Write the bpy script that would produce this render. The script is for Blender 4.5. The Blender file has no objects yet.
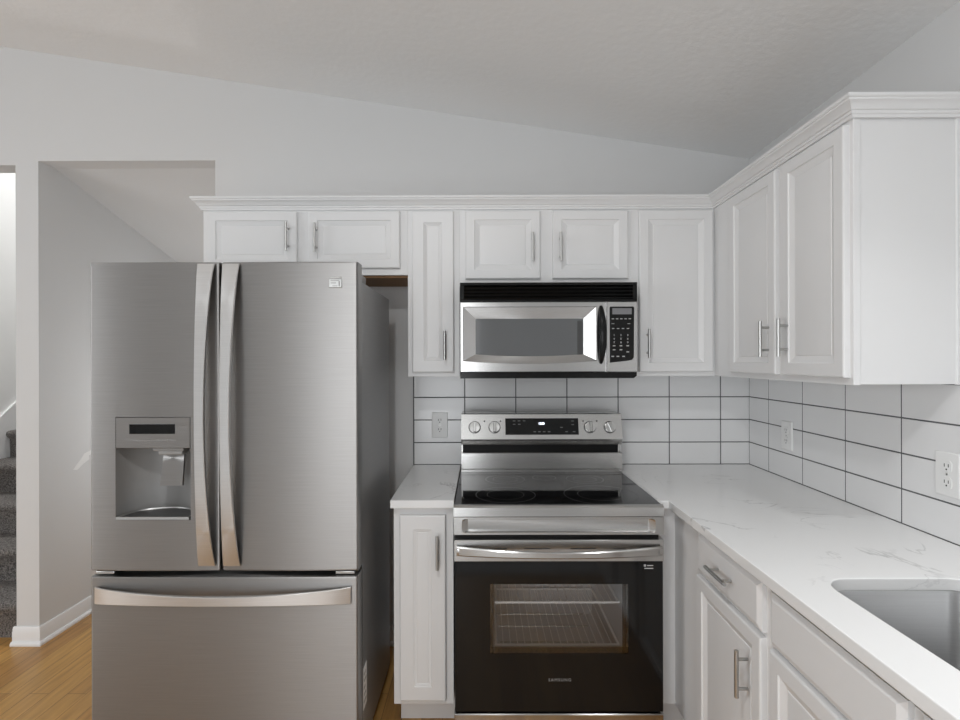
import bpy, bmesh, math
from mathutils import Vector, Matrix

# ------------------------------------------------------------------ camera, light, exposure
S = bpy.context.scene
COL = S.collection
cam_data = bpy.data.cameras.new('camera')
cam = bpy.data.objects.new('camera', cam_data)
COL.objects.link(cam)
cam_data.sensor_width = 36.0
cam_data.lens = 520 / 960 * 36.0
cam_data.clip_start = 0.02
YAW, ROLL = 0.004, 0.0026
cam.matrix_world = (Matrix.Translation((0, 0, 1.445)) @ Matrix.Rotation(YAW, 4, 'Z')
                    @ Matrix.Rotation(math.pi / 2, 4, 'X') @ Matrix.Rotation(-ROLL, 4, 'Z'))
S.camera = cam

W = bpy.data.worlds.new('sky'); S.world = W
W.use_nodes = True
bg = W.node_tree.nodes['Background']
bg.inputs['Color'].default_value = (0.93, 0.97, 1.0, 1)
bg.inputs['Strength'].default_value = 0.6

def area(name, loc, target, size, size_y, power, color=(1, 1, 1), shape='RECTANGLE', spread=180):
    d = bpy.data.lights.new(name, 'AREA')
    d.shape = shape; d.size = size; d.size_y = size_y
    d.energy = power; d.color = color; d.spread = math.radians(spread)
    o = bpy.data.objects.new(name, d); COL.objects.link(o)
    o.location = loc
    o.rotation_euler = (Vector(target) - Vector(loc)).to_track_quat('-Z', 'Y').to_euler()
    return o

area('rear_fill', (-1.10, -3.38, 1.2), (-1.10, 3, 1.2), 1.95, 2.1, 60, (0.96, 0.985, 1.01))  # added frontal fill, set in an unseen rear opening made to suit it
area('daylight_side_window', (-4.88, -0.6, 1.5), (3, -0.6, 1.3), 2.2, 1.5, 58, (0.96, 0.985, 1.01))
area('can_light_sink', (0.98, 0.74, 2.50), (0.98, 0.74, 0), 0.10, 0.10, 3.0, (0.98, 0.99, 1.0), 'DISK', 95)
area('can_light_kitchen', (-0.35, 0.15, 2.70), (-0.35, 0.15, 0), 0.20, 0.20, 19, (0.98, 0.99, 1.0), 'DISK')
area('can_light_stairwell', (-2.85, 3.9, 4.3), (-2.85, 3.9, 0), 0.5, 0.5, 40, (1, 1, 1), 'DISK')
pl = bpy.data.lights.new('hall_fill', 'POINT'); pl.energy = 10.0; pl.color = (0.97, 0.985, 1.0); pl.shadow_soft_size = 0.15  # added fill without a fixture, brightens the hall from behind the refrigerator
po = bpy.data.objects.new('hall_fill', pl); COL.objects.link(po); po.location = (-1.62, 3.5, 1.15)

S.view_settings.view_transform = 'Standard'
S.view_settings.look = 'None'
S.view_settings.gamma = 1.0
S.view_settings.use_curve_mapping = False
S.view_settings.exposure = -0.02
S.cycles.use_denoising = True
S.cycles.max_bounces = 10
S.cycles.diffuse_bounces = 6
S.cycles.glossy_bounces = 5
S.cycles.transmission_bounces = 6
S.cycles.transparent_max_bounces = 8
S.cycles.caustics_reflective = False
S.cycles.sample_clamp_indirect = 6

# ------------------------------------------------------------------ materials
def principled(name, col, rough=0.5, metal=0.0, **kw):
    m = bpy.data.materials.new(name); m.use_nodes = True
    b = m.node_tree.nodes['Principled BSDF']
    b.inputs['Base Color'].default_value = (*col, 1)
    b.inputs['Roughness'].default_value = rough
    b.inputs['Metallic'].default_value = metal
    for k, v in kw.items():
        b.inputs[k.replace('_', ' ')].default_value = v
    return m, m.node_tree, b

def noise_bump(nt, b, scale, strength, dist=0.002, detail=3.0, vec_scale=(1, 1, 1)):
    tc = nt.nodes.new('ShaderNodeTexCoord'); mp = nt.nodes.new('ShaderNodeMapping')
    mp.inputs['Scale'].default_value = vec_scale
    n = nt.nodes.new('ShaderNodeTexNoise'); n.inputs['Scale'].default_value = scale
    n.inputs['Detail'].default_value = detail
    bp = nt.nodes.new('ShaderNodeBump'); bp.inputs['Strength'].default_value = strength
    bp.inputs['Distance'].default_value = dist
    nt.links.new(tc.outputs['Object'], mp.inputs['Vector'])
    nt.links.new(mp.outputs['Vector'], n.inputs['Vector'])
    nt.links.new(n.outputs['Fac'], bp.inputs['Height'])
    nt.links.new(bp.outputs['Normal'], b.inputs['Normal'])
    return n, mp

def tint_noise(nt, b, n, c0, c1, p0=0.35, p1=0.65):
    r = nt.nodes.new('ShaderNodeValToRGB')
    r.color_ramp.elements[0].color = (*c0, 1); r.color_ramp.elements[0].position = p0
    r.color_ramp.elements[1].color = (*c1, 1); r.color_ramp.elements[1].position = p1
    nt.links.new(n.outputs['Fac'], r.inputs['Fac'])
    nt.links.new(r.outputs['Color'], b.inputs['Base Color'])

M = {}
def simple(key, col, rough, metal=0.0, **kw):
    M[key], nt, b = principled(key, col, rough, metal, **kw)
    return nt, b

nt, b = simple('wall_paint', (0.655, 0.655, 0.653), 0.85); noise_bump(nt, b, 160, 0.12, 0.001)
nt, b = simple('ceiling_paint', (0.83, 0.83, 0.825), 0.9); noise_bump(nt, b, 38, 0.3, 0.004, 4)
nt, b = simple('stair_wall_paint', (0.80, 0.80, 0.79), 0.85); noise_bump(nt, b, 160, 0.12, 0.001)
nt, b = simple('trim_paint', (0.80, 0.80, 0.80), 0.4)
nt, b = simple('cabinet_paint', (0.735, 0.735, 0.735), 0.38); noise_bump(nt, b, 60, 0.04, 0.001, 2, (6, 6, 0.6))
nt, b = simple('raw_wood', (0.23, 0.12, 0.045), 0.6)
nt, b = simple('tile_glaze', (0.77, 0.77, 0.77), 0.16); noise_bump(nt, b, 9, 0.06, 0.004, 1)
nt, b = simple('grout', (0.10, 0.10, 0.105), 0.9)
nt, b = simple('nickel', (0.50, 0.50, 0.49), 0.32, 1.0)
nt, b = simple('chrome', (0.80, 0.80, 0.80), 0.12, 1.0)
nt, b = simple('black_gloss', (0.008, 0.008, 0.008), 0.08, Specular_IOR_Level=0.3)
nt, b = simple('black_matte', (0.012, 0.012, 0.012), 0.5)
nt, b = simple('dark_gray', (0.05, 0.05, 0.05), 0.35)
nt, b = simple('gasket', (0.02, 0.02, 0.02), 0.8)
nt, b = simple('plastic_white', (0.80, 0.80, 0.79), 0.35)
nt, b = simple('plastic_gray', (0.25, 0.243, 0.235), 0.4)
nt, b = simple('print_gray', (0.42, 0.42, 0.42), 0.5)
nt, b = simple('lettering_gray', (0.28, 0.28, 0.28), 0.5)
nt, b = simple('ring_gray', (0.035, 0.035, 0.035), 0.3)
nt, b = simple('print_dim', (0.12, 0.12, 0.12), 0.5)
nt, b = simple('sticker', (0.75, 0.75, 0.74), 0.5)
nt, b = simple('oven_enamel', (0.66, 0.66, 0.67), 0.5)
nt, b = simple('rack_wire', (0.85, 0.85, 0.84), 0.25, 1.0)
nt, b = simple('lcd', (0.20, 0.20, 0.21), 0.3)
nt, b = simple('slot', (0.02, 0.02, 0.02), 0.7)
nt, b = simple('led', (0.8, 0.85, 1.0), 0.4)
b.inputs['Emission Color'].default_value = (0.85, 0.9, 1.0, 1); b.inputs['Emission Strength'].default_value = 2.2

def brushed(key, col, rough, aniso=0.75, rotation=0.25, metal=1.0):
    """brushed steel: fine tonal grain plus highlights drawn out across the brushing"""
    nt, b = simple(key, col, rough, metal)
    b.inputs['Anisotropic'].default_value = aniso
    b.inputs['Anisotropic Rotation'].default_value = rotation
    tg = nt.nodes.new('ShaderNodeTangent'); tg.direction_type = 'RADIAL'; tg.axis = 'Z'
    nt.links.new(tg.outputs['Tangent'], b.inputs['Tangent'])
    tc = nt.nodes.new('ShaderNodeTexCoord'); mp = nt.nodes.new('ShaderNodeMapping')
    mp.inputs['Scale'].default_value = (6, 6, 900) if rotation else (900, 900, 6)
    n = nt.nodes.new('ShaderNodeTexNoise'); n.inputs['Scale'].default_value = 1.0; n.inputs['Detail'].default_value = 2
    nt.links.new(tc.outputs['Object'], mp.inputs['Vector']); nt.links.new(mp.outputs['Vector'], n.inputs['Vector'])
    tint_noise(nt, b, n, tuple(c * 0.96 for c in col), tuple(min(1, c * 1.04) for c in col))
brushed('fridge_steel', (0.33, 0.322, 0.315), 0.42, 0.8)
brushed('fridge_handle_steel', (0.66, 0.65, 0.64), 0.34, 0.5)
brushed('fridge_case', (0.32, 0.32, 0.32), 0.38, 0.3, 0.25, 0.55)
brushed('range_steel', (0.50, 0.495, 0.485), 0.21)
brushed('microwave_steel', (0.53, 0.525, 0.52), 0.25)
brushed('sink_steel', (0.50, 0.50, 0.50), 0.30, 0.4)
nt, b = simple('vent_black', (0.006, 0.006, 0.006), 0.35); b.inputs['Specular IOR Level'].default_value = 0.12
nt, b = simple('panel_black', (0.010, 0.010, 0.010), 0.15); b.inputs['Specular IOR Level'].default_value = 0.18
nt, b = simple('rack_steel', (0.95, 0.95, 0.94), 0.30)

# tinted oven window: mostly dark, some see-through
m = bpy.data.materials.new('oven_glass'); m.use_nodes = True; nt = m.node_tree
for n in list(nt.nodes):
    if n.type != 'OUTPUT_MATERIAL': nt.nodes.remove(n)
out = [n for n in nt.nodes if n.type == 'OUTPUT_MATERIAL'][0]
tr = nt.nodes.new('ShaderNodeBsdfTransparent'); tr.inputs['Color'].default_value = (0.98, 0.98, 0.98, 1)
gl = nt.nodes.new('ShaderNodeBsdfGlossy'); gl.inputs['Roughness'].default_value = 0.06
fr = nt.nodes.new('ShaderNodeFresnel'); fr.inputs['IOR'].default_value = 1.6
mx = nt.nodes.new('ShaderNodeMixShader')
nt.links.new(fr.outputs['Fac'], mx.inputs['Fac'])
nt.links.new(tr.outputs['BSDF'], mx.inputs[1]); nt.links.new(gl.outputs['BSDF'], mx.inputs[2])
nt.links.new(mx.outputs['Shader'], out.inputs['Surface'])
M['oven_glass'] = m
nt, b = simple('microwave_glass', (0.13, 0.135, 0.14), 0.10)
nt, b = simple('cooktop_glass', (0.006, 0.006, 0.0065), 0.05, Specular_IOR_Level=0.38)

# quartz
nt, b = simple('quartz', (0.80, 0.80, 0.79), 0.16)
tc = nt.nodes.new('ShaderNodeTexCoord')
n1 = nt.nodes.new('ShaderNodeTexNoise'); n1.inputs['Scale'].default_value = 2.6; n1.inputs['Detail'].default_value = 7
n1.inputs['Distortion'].default_value = 1.3
n2 = nt.nodes.new('ShaderNodeTexNoise'); n2.inputs['Scale'].default_value = 3.4; n2.inputs['Detail'].default_value = 3
nt.links.new(tc.outputs['Object'], n1.inputs['Vector']); nt.links.new(tc.outputs['Object'], n2.inputs['Vector'])
a1 = nt.nodes.new('ShaderNodeMath'); a1.operation = 'SUBTRACT'; a1.inputs[1].default_value = 0.5
nt.links.new(n1.outputs['Fac'], a1.inputs[0])
a2 = nt.nodes.new('ShaderNodeMath'); a2.operation = 'ABSOLUTE'; nt.links.new(a1.outputs[0], a2.inputs[0])
vr = nt.nodes.new('ShaderNodeMapRange'); vr.inputs['From Min'].default_value = 0.0; vr.inputs['From Max'].default_value = 0.009
vr.inputs['To Min'].default_value = 1.0; vr.inputs['To Max'].default_value = 0.0
nt.links.new(a2.outputs[0], vr.inputs['Value'])
gate = nt.nodes.new('ShaderNodeMapRange'); gate.inputs['From Min'].default_value = 0.50; gate.inputs['From Max'].default_value = 0.64
nt.links.new(n2.outputs['Fac'], gate.inputs['Value'])
mu = nt.nodes.new('ShaderNodeMath'); mu.operation = 'MULTIPLY'
nt.links.new(vr.outputs['Result'], mu.inputs[0]); nt.links.new(gate.outputs['Result'], mu.inputs[1])
mixc = nt.nodes.new('ShaderNodeMix'); mixc.data_type = 'RGBA'
mixc.inputs['A'].default_value = (0.82, 0.82, 0.815, 1); mixc.inputs['B'].default_value = (0.52, 0.52, 0.52, 1)
nt.links.new(mu.outputs[0], mixc.inputs['Factor']); nt.links.new(mixc.outputs['Result'], b.inputs['Base Color'])

# oak planks (run along Y)
nt, b = simple('oak_floor', (0.4, 0.22, 0.08), 0.32)
tc = nt.nodes.new('ShaderNodeTexCoord'); mp = nt.nodes.new('ShaderNodeMapping')
mp.inputs['Rotation'].default_value = (0, 0, math.radians(90))
br = nt.nodes.new('ShaderNodeTexBrick')
br.inputs['Scale'].default_value = 1.0; br.inputs['Brick Width'].default_value = 0.95; br.inputs['Row Height'].default_value = 0.082
br.inputs['Mortar Size'].default_value = 0.0011; br.inputs['Mortar Smooth'].default_value = 0.2; br.offset = 0.37
br.inputs['Color1'].default_value = (0.53, 0.30, 0.095, 1); br.inputs['Color2'].default_value = (0.40, 0.205, 0.06, 1)
br.inputs['Mortar'].default_value = (0.10, 0.05, 0.02, 1)
mp2 = nt.nodes.new('ShaderNodeMapping'); mp2.inputs['Scale'].default_value = (26, 1.6, 1)
gn = nt.nodes.new('ShaderNodeTexNoise'); gn.inputs['Scale'].default_value = 2.0; gn.inputs['Detail'].default_value = 6
gr = nt.nodes.new('ShaderNodeMapRange'); gr.inputs['To Min'].default_value = 0.50; gr.inputs['To Max'].default_value = 1.45
mlt = nt.nodes.new('ShaderNodeMix'); mlt.data_type = 'RGBA'; mlt.blend_type = 'MULTIPLY'; mlt.inputs['Factor'].default_value = 1
L = nt.links
L.new(tc.outputs['Object'], mp.inputs['Vector']); L.new(mp.outputs['Vector'], br.inputs['Vector'])
L.new(tc.outputs['Object'], mp2.inputs['Vector']); L.new(mp2.outputs['Vector'], gn.inputs['Vector'])
L.new(gn.outputs['Fac'], gr.inputs['Value']); L.new(br.outputs['Color'], mlt.inputs['A']); L.new(gr.outputs['Result'], mlt.inputs['B'])
L.new(mlt.outputs['Result'], b.inputs['Base Color'])

# carpet
nt, b = simple('carpet', (0.12, 0.11, 0.10), 0.95)
n, mp = noise_bump(nt, b, 130, 1.0, 0.012, 5)
tint_noise(nt, b, n, (0.055, 0.05, 0.046), (0.27, 0.25, 0.235))

nt, b = simple('bounce_carpet', (0.60, 0.60, 0.60), 0.95); noise_bump(nt, b, 130, 0.8, 0.008, 5)  # pale carpet invented to bounce neutral light instead of warm oak light

# ------------------------------------------------------------------ mesh helpers
def box(bm, x0, x1, y0, y1, z0, z1, bev=0.0, seg=2):
    v = [bm.verts.new((x, y, z)) for x in (x0, x1) for y in (y0, y1) for z in (z0, z1)]
    f = [bm.faces.new([v[i] for i in q]) for q in
         ((0, 1, 3, 2), (4, 6, 7, 5), (0, 4, 5, 1), (2, 3, 7, 6), (0, 2, 6, 4), (1, 5, 7, 3))]
    if bev > 0:
        es = list({e for ff in f for e in ff.edges})
        bmesh.ops.bevel(bm, geom=es, offset=bev, segments=seg, affect='EDGES', profile=0.5)

def cyl(bm, p0, p1, r, n=20, r2=None):
    p0, p1 = Vector(p0), Vector(p1); d = p1 - p0
    mt = Matrix.Translation((p0 + p1) / 2) @ d.to_track_quat('Z', 'Y').to_matrix().to_4x4()
    bmesh.ops.create_cone(bm, cap_ends=True, segments=n, radius1=r, radius2=r if r2 is None else r2, depth=d.length, matrix=mt)

def loft(bm, loops, cap0=True, cap1=True):
    vs = [[bm.verts.new(p) for p in lp] for lp in loops]
    n = len(vs[0])
    for a, c in zip(vs, vs[1:]):
        for i in range(n):
            bm.faces.new((a[i], a[(i + 1) % n], c[(i + 1) % n], c[i]))
    if cap0: bm.faces.new(vs[0])
    if cap1: bm.faces.new(list(reversed(vs[-1])))

def prism(bm, pts, axis, a0, a1):
    """extrude a 2-D outline along an axis: 'x' uses (y,z), 'y' uses (x,z), 'z' uses (x,y)"""
    def P(p, a):
        return {'x': (a, p[0], p[1]), 'y': (p[0], a, p[1]), 'z': (p[0], p[1], a)}[axis]
    loft(bm, [[P(p, a0) for p in pts], [P(p, a1) for p in pts]])

def rrect(u0, u1, v0, v1, r, n=6):
    pts = []
    for cx, cy, a in ((u1 - r, v1 - r, 0), (u0 + r, v1 - r, 90), (u0 + r, v0 + r, 180), (u1 - r, v0 + r, 270)):
        for i in range(n + 1):
            t = math.radians(a + 90 * i / n)
            pts.append((cx + r * math.cos(t), cy + r * math.sin(t)))
    return pts

ORIGIN = {}
def new_obj(name, bm, mat, parent=None, label=None, cat=None, group=None, kind=None, sharp=20, origin=None):
    bmesh.ops.recalc_face_normals(bm, faces=bm.faces)
    o0 = Vector((0, 0, 0))
    if parent is not None: o0 = ORIGIN[parent.name]
    elif origin is not None: o0 = Vector(origin)
    if o0.length: bmesh.ops.translate(bm, verts=bm.verts, vec=-o0)
    for f in bm.faces: f.smooth = True
    lim = math.radians(sharp)
    for e in bm.edges:
        if len(e.link_faces) == 2:
            if e.calc_face_angle(0) > lim: e.smooth = False
        else: e.smooth = False
    me = bpy.data.meshes.new(name); bm.to_mesh(me); bm.free()
    for mm in (mat if isinstance(mat, (list, tuple)) else [mat]): me.materials.append(M[mm])
    o = bpy.data.objects.new(name, me); COL.objects.link(o)
    ORIGIN[o.name] = o0
    if parent is not None: o.parent = parent
    else: o.location = o0
    if label: o['label'] = label
    if cat: o['category'] = cat
    if group: o['group'] = group
    if kind: o['kind'] = kind
    return o

def thing(name, label, cat, loc, group=None):
    o = bpy.data.objects.new(name, None); COL.objects.link(o)
    o.empty_display_size = 0.1
    o.location = loc; ORIGIN[o.name] = Vector(loc)
    o['label'] = label; o['category'] = cat
    if group: o['group'] = group
    return o

def struct(name, bm, mat, **k): return new_obj(name, bm, mat, kind='structure', **k)
def B(): return bmesh.new()

def text_mesh(body, size, mapf, depth=0.0006, spacing=1.0, bold=0.0):
    """lettering as a bmesh; mapf(u, v, w) places it, centred on u = v = 0"""
    cu = bpy.data.curves.new('lettering_curve', 'FONT')
    cu.body = body; cu.size = size; cu.align_x = 'CENTER'; cu.align_y = 'CENTER'
    cu.extrude = depth; cu.space_character = spacing; cu.offset = bold; cu.resolution_u = 3
    o = bpy.data.objects.new('lettering_curve', cu); COL.objects.link(o)
    bpy.context.view_layer.update()
    me = o.evaluated_get(bpy.context.evaluated_depsgraph_get()).to_mesh()
    bm = B(); bm.from_mesh(me)
    for v in bm.verts: v.co = Vector(mapf(v.co.x, v.co.y, v.co.z))
    bpy.data.objects.remove(o); bpy.data.curves.remove(cu)
    return bm

def facing_front(Y):  return lambda u, v, w: (u, Y - w, v)       # faces the camera side (-Y)
def facing_left(X):   return lambda u, v, w: (X - w, u, v)       # faces the aisle (-X)

def rings(bm, mp, u0, u1, v0, v1, prof):
    loops = [[mp(u, v, w) for u, v in ((u0 + i, v0 + i), (u1 - i, v0 + i), (u1 - i, v1 - i), (u0 + i, v1 - i))] for i, w in prof]
    loft(bm, loops)

DOOR = [(0, 0), (0, 0.014), (0.0015, 0.0175), (0.005, 0.019), (0.040, 0.019), (0.0425, 0.0150), (0.046, 0.0138),
        (0.064, 0.0075), (0.066, 0.0095), (0.069, 0.0100)]
SLAB = [(0, 0), (0, 0.011), (0.003, 0.0125), (0.012, 0.0175), (0.016, 0.019)]

def cab_door(parent, mp, u0, u1, v0, v1, prof=DOOR, name='door', label=None):
    bm = B(); rings(bm, mp, u0, u1, v0, v1, prof)
    return new_obj(name, bm, 'cabinet_paint', parent, label=label, sharp=20)

def bar_pull(parent, mp, u, v, vertical=True, length=0.128):
    bm = B(); h = length / 2; q = 0.040; r = 0.0058; w = 0.019
    if vertical:
        cyl(bm, mp(u, v - h, w + 0.030), mp(u, v + h, w + 0.030), r)
        for s in (-1, 1): cyl(bm, mp(u, v + s * q, w - 0.001), mp(u, v + s * q, w + 0.030), 0.0045, 14)
    else:
        cyl(bm, mp(u - h, v, w + 0.030), mp(u + h, v, w + 0.030), r)
        for s in (-1, 1): cyl(bm, mp(u + s * q, v, w - 0.001), mp(u + s * q, v, w + 0.030), 0.0045, 14)
    return new_obj('handle', bm, 'nickel', parent, label='brushed nickel bar pull')

# ------------------------------------------------------------------ room shell
D, XR = 2.65, 1.361                 # kitchen back wall, right wall
XL, YR = -5.0, -3.5
def ceil_z(x): return 2.464 + 0.1548 * (XR - x)

bm = B(); box(bm, XL - 0.1, XR + 0.12, 0.25, 5.3, -0.06, 0); struct('floor', bm, 'oak_floor')
bm = B(); box(bm, XL - 0.1, XR + 0.12, YR - 0.1, 0.25, -0.06, 0.006); struct('floor_bounce_carpet', bm, 'bounce_carpet')  # unseen floor behind the camera, added to keep the bounce light neutral
bm = B(); prism(bm, [(XL - 0.1, ceil_z(XL - 0.1)), (XR + 0.12, ceil_z(XR + 0.12)), (XR + 0.12, ceil_z(XR + 0.12) + 0.1), (XL - 0.1, ceil_z(XL - 0.1) + 0.1)], 'y', YR - 0.1, D + 0.12)
struct('ceiling', bm, 'ceiling_paint')

def wall_piece(bm, x0, x1, z0):
    prism(bm, [(x0, z0), (x1, z0), (x1, ceil_z(x1) + 0.02), (x0, ceil_z(x0) + 0.02)], 'y', D, D + 0.11)
HX0, HX1 = -2.267, -1.360           # hall opening
SX0, SX1 = -3.40, -2.384             # stair opening
HEAD, HEADH = 2.447, 2.468
bm = B()
wall_piece(bm, HX1, XR + 0.11, 0)
wall_piece(bm, XL, SX0, 0)
wall_piece(bm, SX0, SX1, HEAD); wall_piece(bm, SX1, HX1, HEADH)
struct('wall_back', bm, 'wall_paint')

bm = B(); box(bm, XR, XR + 0.11, YR, D, 0, ceil_z(XR) + 0.02); struct('wall_right', bm, 'wall_paint')
# left wall with a window opening, rear wall with an unseen opening made for the rear fill lamp
bm = B()
box(bm, XL - 0.1, XL, YR, -1.8, 0, 3.5); box(bm, XL - 0.1, XL, 0.6, D, 0, 3.5)
box(bm, XL - 0.1, XL, -1.8, 0.6, 0, 0.7); box(bm, XL - 0.1, XL, -1.8, 0.6, 2.3, 3.5)
struct('wall_left', bm, 'wall_paint')
bm = B()
box(bm, XL, -2.15, YR - 0.1, YR, 0, 3.5); box(bm, -0.05, XR, YR - 0.1, YR, 0, 3.2); box(bm, -2.15, -0.05, YR - 0.1, YR, 2.3, 3.5)
struct('wall_rear', bm, 'wall_paint')
bm = B()
for x0, x1 in ((-2.15, -2.07), (-1.14, -1.06), (-0.13, -0.05)): box(bm, x0, x1, YR - 0.08, YR - 0.02, 0, 2.3)
box(bm, -2.07, -0.13, YR - 0.08, YR - 0.02, 2.24, 2.3); box(bm, -2.07, -0.13, YR - 0.08, YR - 0.02, 0, 0.08)
struct('added_door_frame', bm, 'trim_paint')  # unseen door frame, added around the opening of the rear fill
bm = B()
for y0, y1 in ((-1.8, -1.74), (-0.63, -0.57), (0.54, 0.6)): box(bm, XL - 0.08, XL - 0.02, y0, y1, 0.7, 2.3)
box(bm, XL - 0.08, XL - 0.02, -1.74, 0.54, 0.7, 0.76); box(bm, XL - 0.08, XL - 0.02, -1.74, 0.54, 2.24, 2.3)
struct('window_1', bm, 'trim_paint')

# partition between stairs and hall, hall and stairwell shells
bm = B(); box(bm, SX1, HX0, D, D + 0.11, 0, HEADH); box(bm, SX1, HX0, D + 0.11, 5.2, 0, 4.5)
wl = struct('wall_partition', bm, 'wall_paint')
bm = B(); box(bm, HX1, HX1 + 0.1, D + 0.11, 5.2, 0, 2.6); struct('wall_hall_right', bm, 'wall_paint')
bm = B(); box(bm, HX0, HX1 + 0.1, 5.1, 5.2, 0, 2.6); struct('wall_hall_end', bm, 'wall_paint')
bm = B(); prism(bm, [(D + 0.11, HEADH), (5.1, HEADH - 0.62), (5.1, HEADH - 0.52), (D + 0.11, HEADH + 0.1)], 'x', HX0, HX1)
struct('trim_4', bm, 'wall_paint', label='sloping hall ceiling under the stairs')
bm = B(); box(bm, SX0 - 0.1, SX0, D + 0.11, 5.3, 0, 4.5); struct('wall_stair_left', bm, 'stair_wall_paint')
bm = B(); box(bm, SX0, SX1, 5.2, 5.3, 0, 4.5); struct('wall_stair_end', bm, 'stair_wall_paint')
bm = B(); box(bm, SX0 - 0.1, HX0, D + 0.11, 5.3, 4.5, 4.6); struct('ceiling_stairwell', bm, 'ceiling_paint')

# spackle patch on the partition's hall side
bm = B()
for pts in ([(2.870, 0.842), (2.900, 0.836), (2.945, 0.862), (2.990, 0.880), (2.985, 0.902), (2.930, 0.893), (2.890, 0.862)],
            [(2.930, 0.893), (2.985, 0.902), (3.050, 0.912), (3.070, 0.930), (3.010, 0.930), (2.950, 0.918)]):
    prism(bm, pts, 'x', HX0 - 0.0005, HX0 + 0.0012)
new_obj('spackle_patch', bm, 'stair_wall_paint', wl)

# baseboards: profile (out, z) run along polylines
BB = [(0, 0), (0.027, 0), (0.027, 0.010), (0.022, 0.017), (0.0135, 0.020), (0.0135, 0.064), (0.011, 0.070), (0.0105, 0.080), (0.006, 0.089), (0, 0.090)]
def sweep(bm, path, prof):
    """profile swept along a plan polyline, offset to the right-hand side, mitred"""
    n = len(path); loops = []
    nr = []
    for a, c in zip(path, path[1:]):
        d = (Vector(c) - Vector(a)).normalized(); nr.append(Vector((d.y, -d.x)))
    for i, p in enumerate(path):
        if i == 0: m_ = nr[0]
        elif i == n - 1: m_ = nr[-1]
        else: m_ = (nr[i - 1] + nr[i]) / (1 + nr[i - 1].dot(nr[i]))
        loops.append([(p[0] + m_.x * o, p[1] + m_.y * o, z) for o, z in prof])
    loft(bm, loops)
bm = B(); sweep(bm, [(HX0, 5.1), (HX0, D), (SX1 - 0.012, D)], [(-o, z) for o, z in BB]); struct('baseboard_partition', bm, 'trim_paint', sharp=25)
bm = B(); sweep(bm, [(HX1, D), (-0.36, D)], BB); struct('baseboard_back', bm, 'trim_paint', sharp=25)
bm = B(); box(bm, HX0 + 0.03, HX1, 2.97, 3.01, 0.0, 0.012, 0.003); new_obj('threshold_strip', bm, 'dark_gray', label='dark threshold strip on the oak floor of the hall', cat='threshold', origin=(-1.8, 2.99, 0))

# ------------------------------------------------------------------ backsplash
TW, TH, GR = 0.2594, 0.1146, 0.0036
def tiles(bm, mp, us, vs):
    for a, c in zip(us, us[1:]):
        for d, e in zip(vs, vs[1:]):
            loops = []
            for i, w in ((GR / 2, 0), (GR / 2, 0.0062), (GR / 2 + 0.0016, 0.0078)):
                loops.append([mp(u, v, w) for u, v in ((a + i, d + i), (c - i, d + i), (c - i, e - i), (a + i, e - i))])
            loft(bm, loops, cap0=False)
zs = [0.914, 1.0262, 1.1408, 1.2554, 1.372]
us = [-0.348 + TW * k for k in range(7)] + [XR - 0.002]
bm = B(); box(bm, us[0] - 0.003, XR, D - 0.0078, D, 0.90, 1.374); g = struct('trim_1', bm, 'grout', label='dark grout behind the back wall tiles')
bm = B(); tiles(bm, facing_front(D - 0.001), us, zs); t1 = new_obj('backsplash_tile', bm, 'tile_glaze', g)
us = [D - 0.010] + [2.4625 - TW * k for k in range(12)][:12]
us = us[::-1]
bm = B(); box(bm, XR - 0.0078, XR, us[0], D - 0.0078, 0.90, 1.374); g = struct('trim_2', bm, 'grout', label='dark grout behind the right wall tiles')
bm = B(); tiles(bm, facing_left(XR - 0.001), us, zs); new_obj('backsplash_tile', bm, 'tile_glaze', g)

# ------------------------------------------------------------------ upper cabinets
YU, ZT, ZB = 2.345, 2.133, 1.371     # face plane, top, bottom
XU = 1.046                           # face plane of the right run
YE = 1.468                            # near end of the right run
front, left = facing_front(YU), facing_left(XU)
GU = 'white wall cabinets'

def carcass(parent, x0, x1, y0, y1, z0, z1, mat='cabinet_paint'):
    bm = B(); box(bm, x0, x1, y0, y1, z0, z1, 0.0012, 1)
    return new_obj('carcass', bm, mat, parent)

XA, XB, XC, XD = -1.258, -0.334, -0.100, 0.668
# over the refrigerator
c = thing('wall_cabinet', 'long low white wall cabinet with two doors above the refrigerator', 'cabinet', (XA, YU, 1.829), GU)
carcass(c, XA, XB, YU, D, 1.829, ZT)
bm = B(); box(bm, XA + 0.004, XB - 0.002, YU + 0.018, D - 0.002, 1.820, 1.830); new_obj('bottom_panel', bm, 'raw_wood', c, label='unpainted brown wood underside')
d = cab_door(c, front, -1.234, -0.829, 1.858, 2.113); bar_pull(d, front, -0.867, 1.995)
d = cab_door(c, front, -0.778, -0.367, 1.858, 2.113); bar_pull(d, front, -0.741, 1.990)
# narrow
c = thing('wall_cabinet', 'narrow tall white wall cabinet between refrigerator and microwave', 'cabinet', (XB, YU, ZB), GU)
carcass(c, XB, XC, YU, D, ZB, ZT)
d = cab_door(c, front, -0.313, -0.126, 1.390, 2.113, [(0, 0), (0, 0.014), (0.0015, 0.0175), (0.005, 0.019), (0.052, 0.019), (0.0545, 0.0150), (0.057, 0.0138), (0.067, 0.0090), (0.069, 0.0105)])
bar_pull(d, front, -0.166, 1.510)
# above microwave
c = thing('wall_cabinet', 'short white wall cabinet with two doors right above the microwave', 'cabinet', (XC, YU, 1.778), GU)
carcass(c, XC, XD, YU, D, 1.778, ZT)
d = cab_door(c, front, -0.073, 0.262, 1.808, 2.113); bar_pull(d, front, 0.226, 1.945)
d = cab_door(c, front, 0.317, 0.655, 1.808, 2.113); bar_pull(d, front, 0.350, 1.945)
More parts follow.
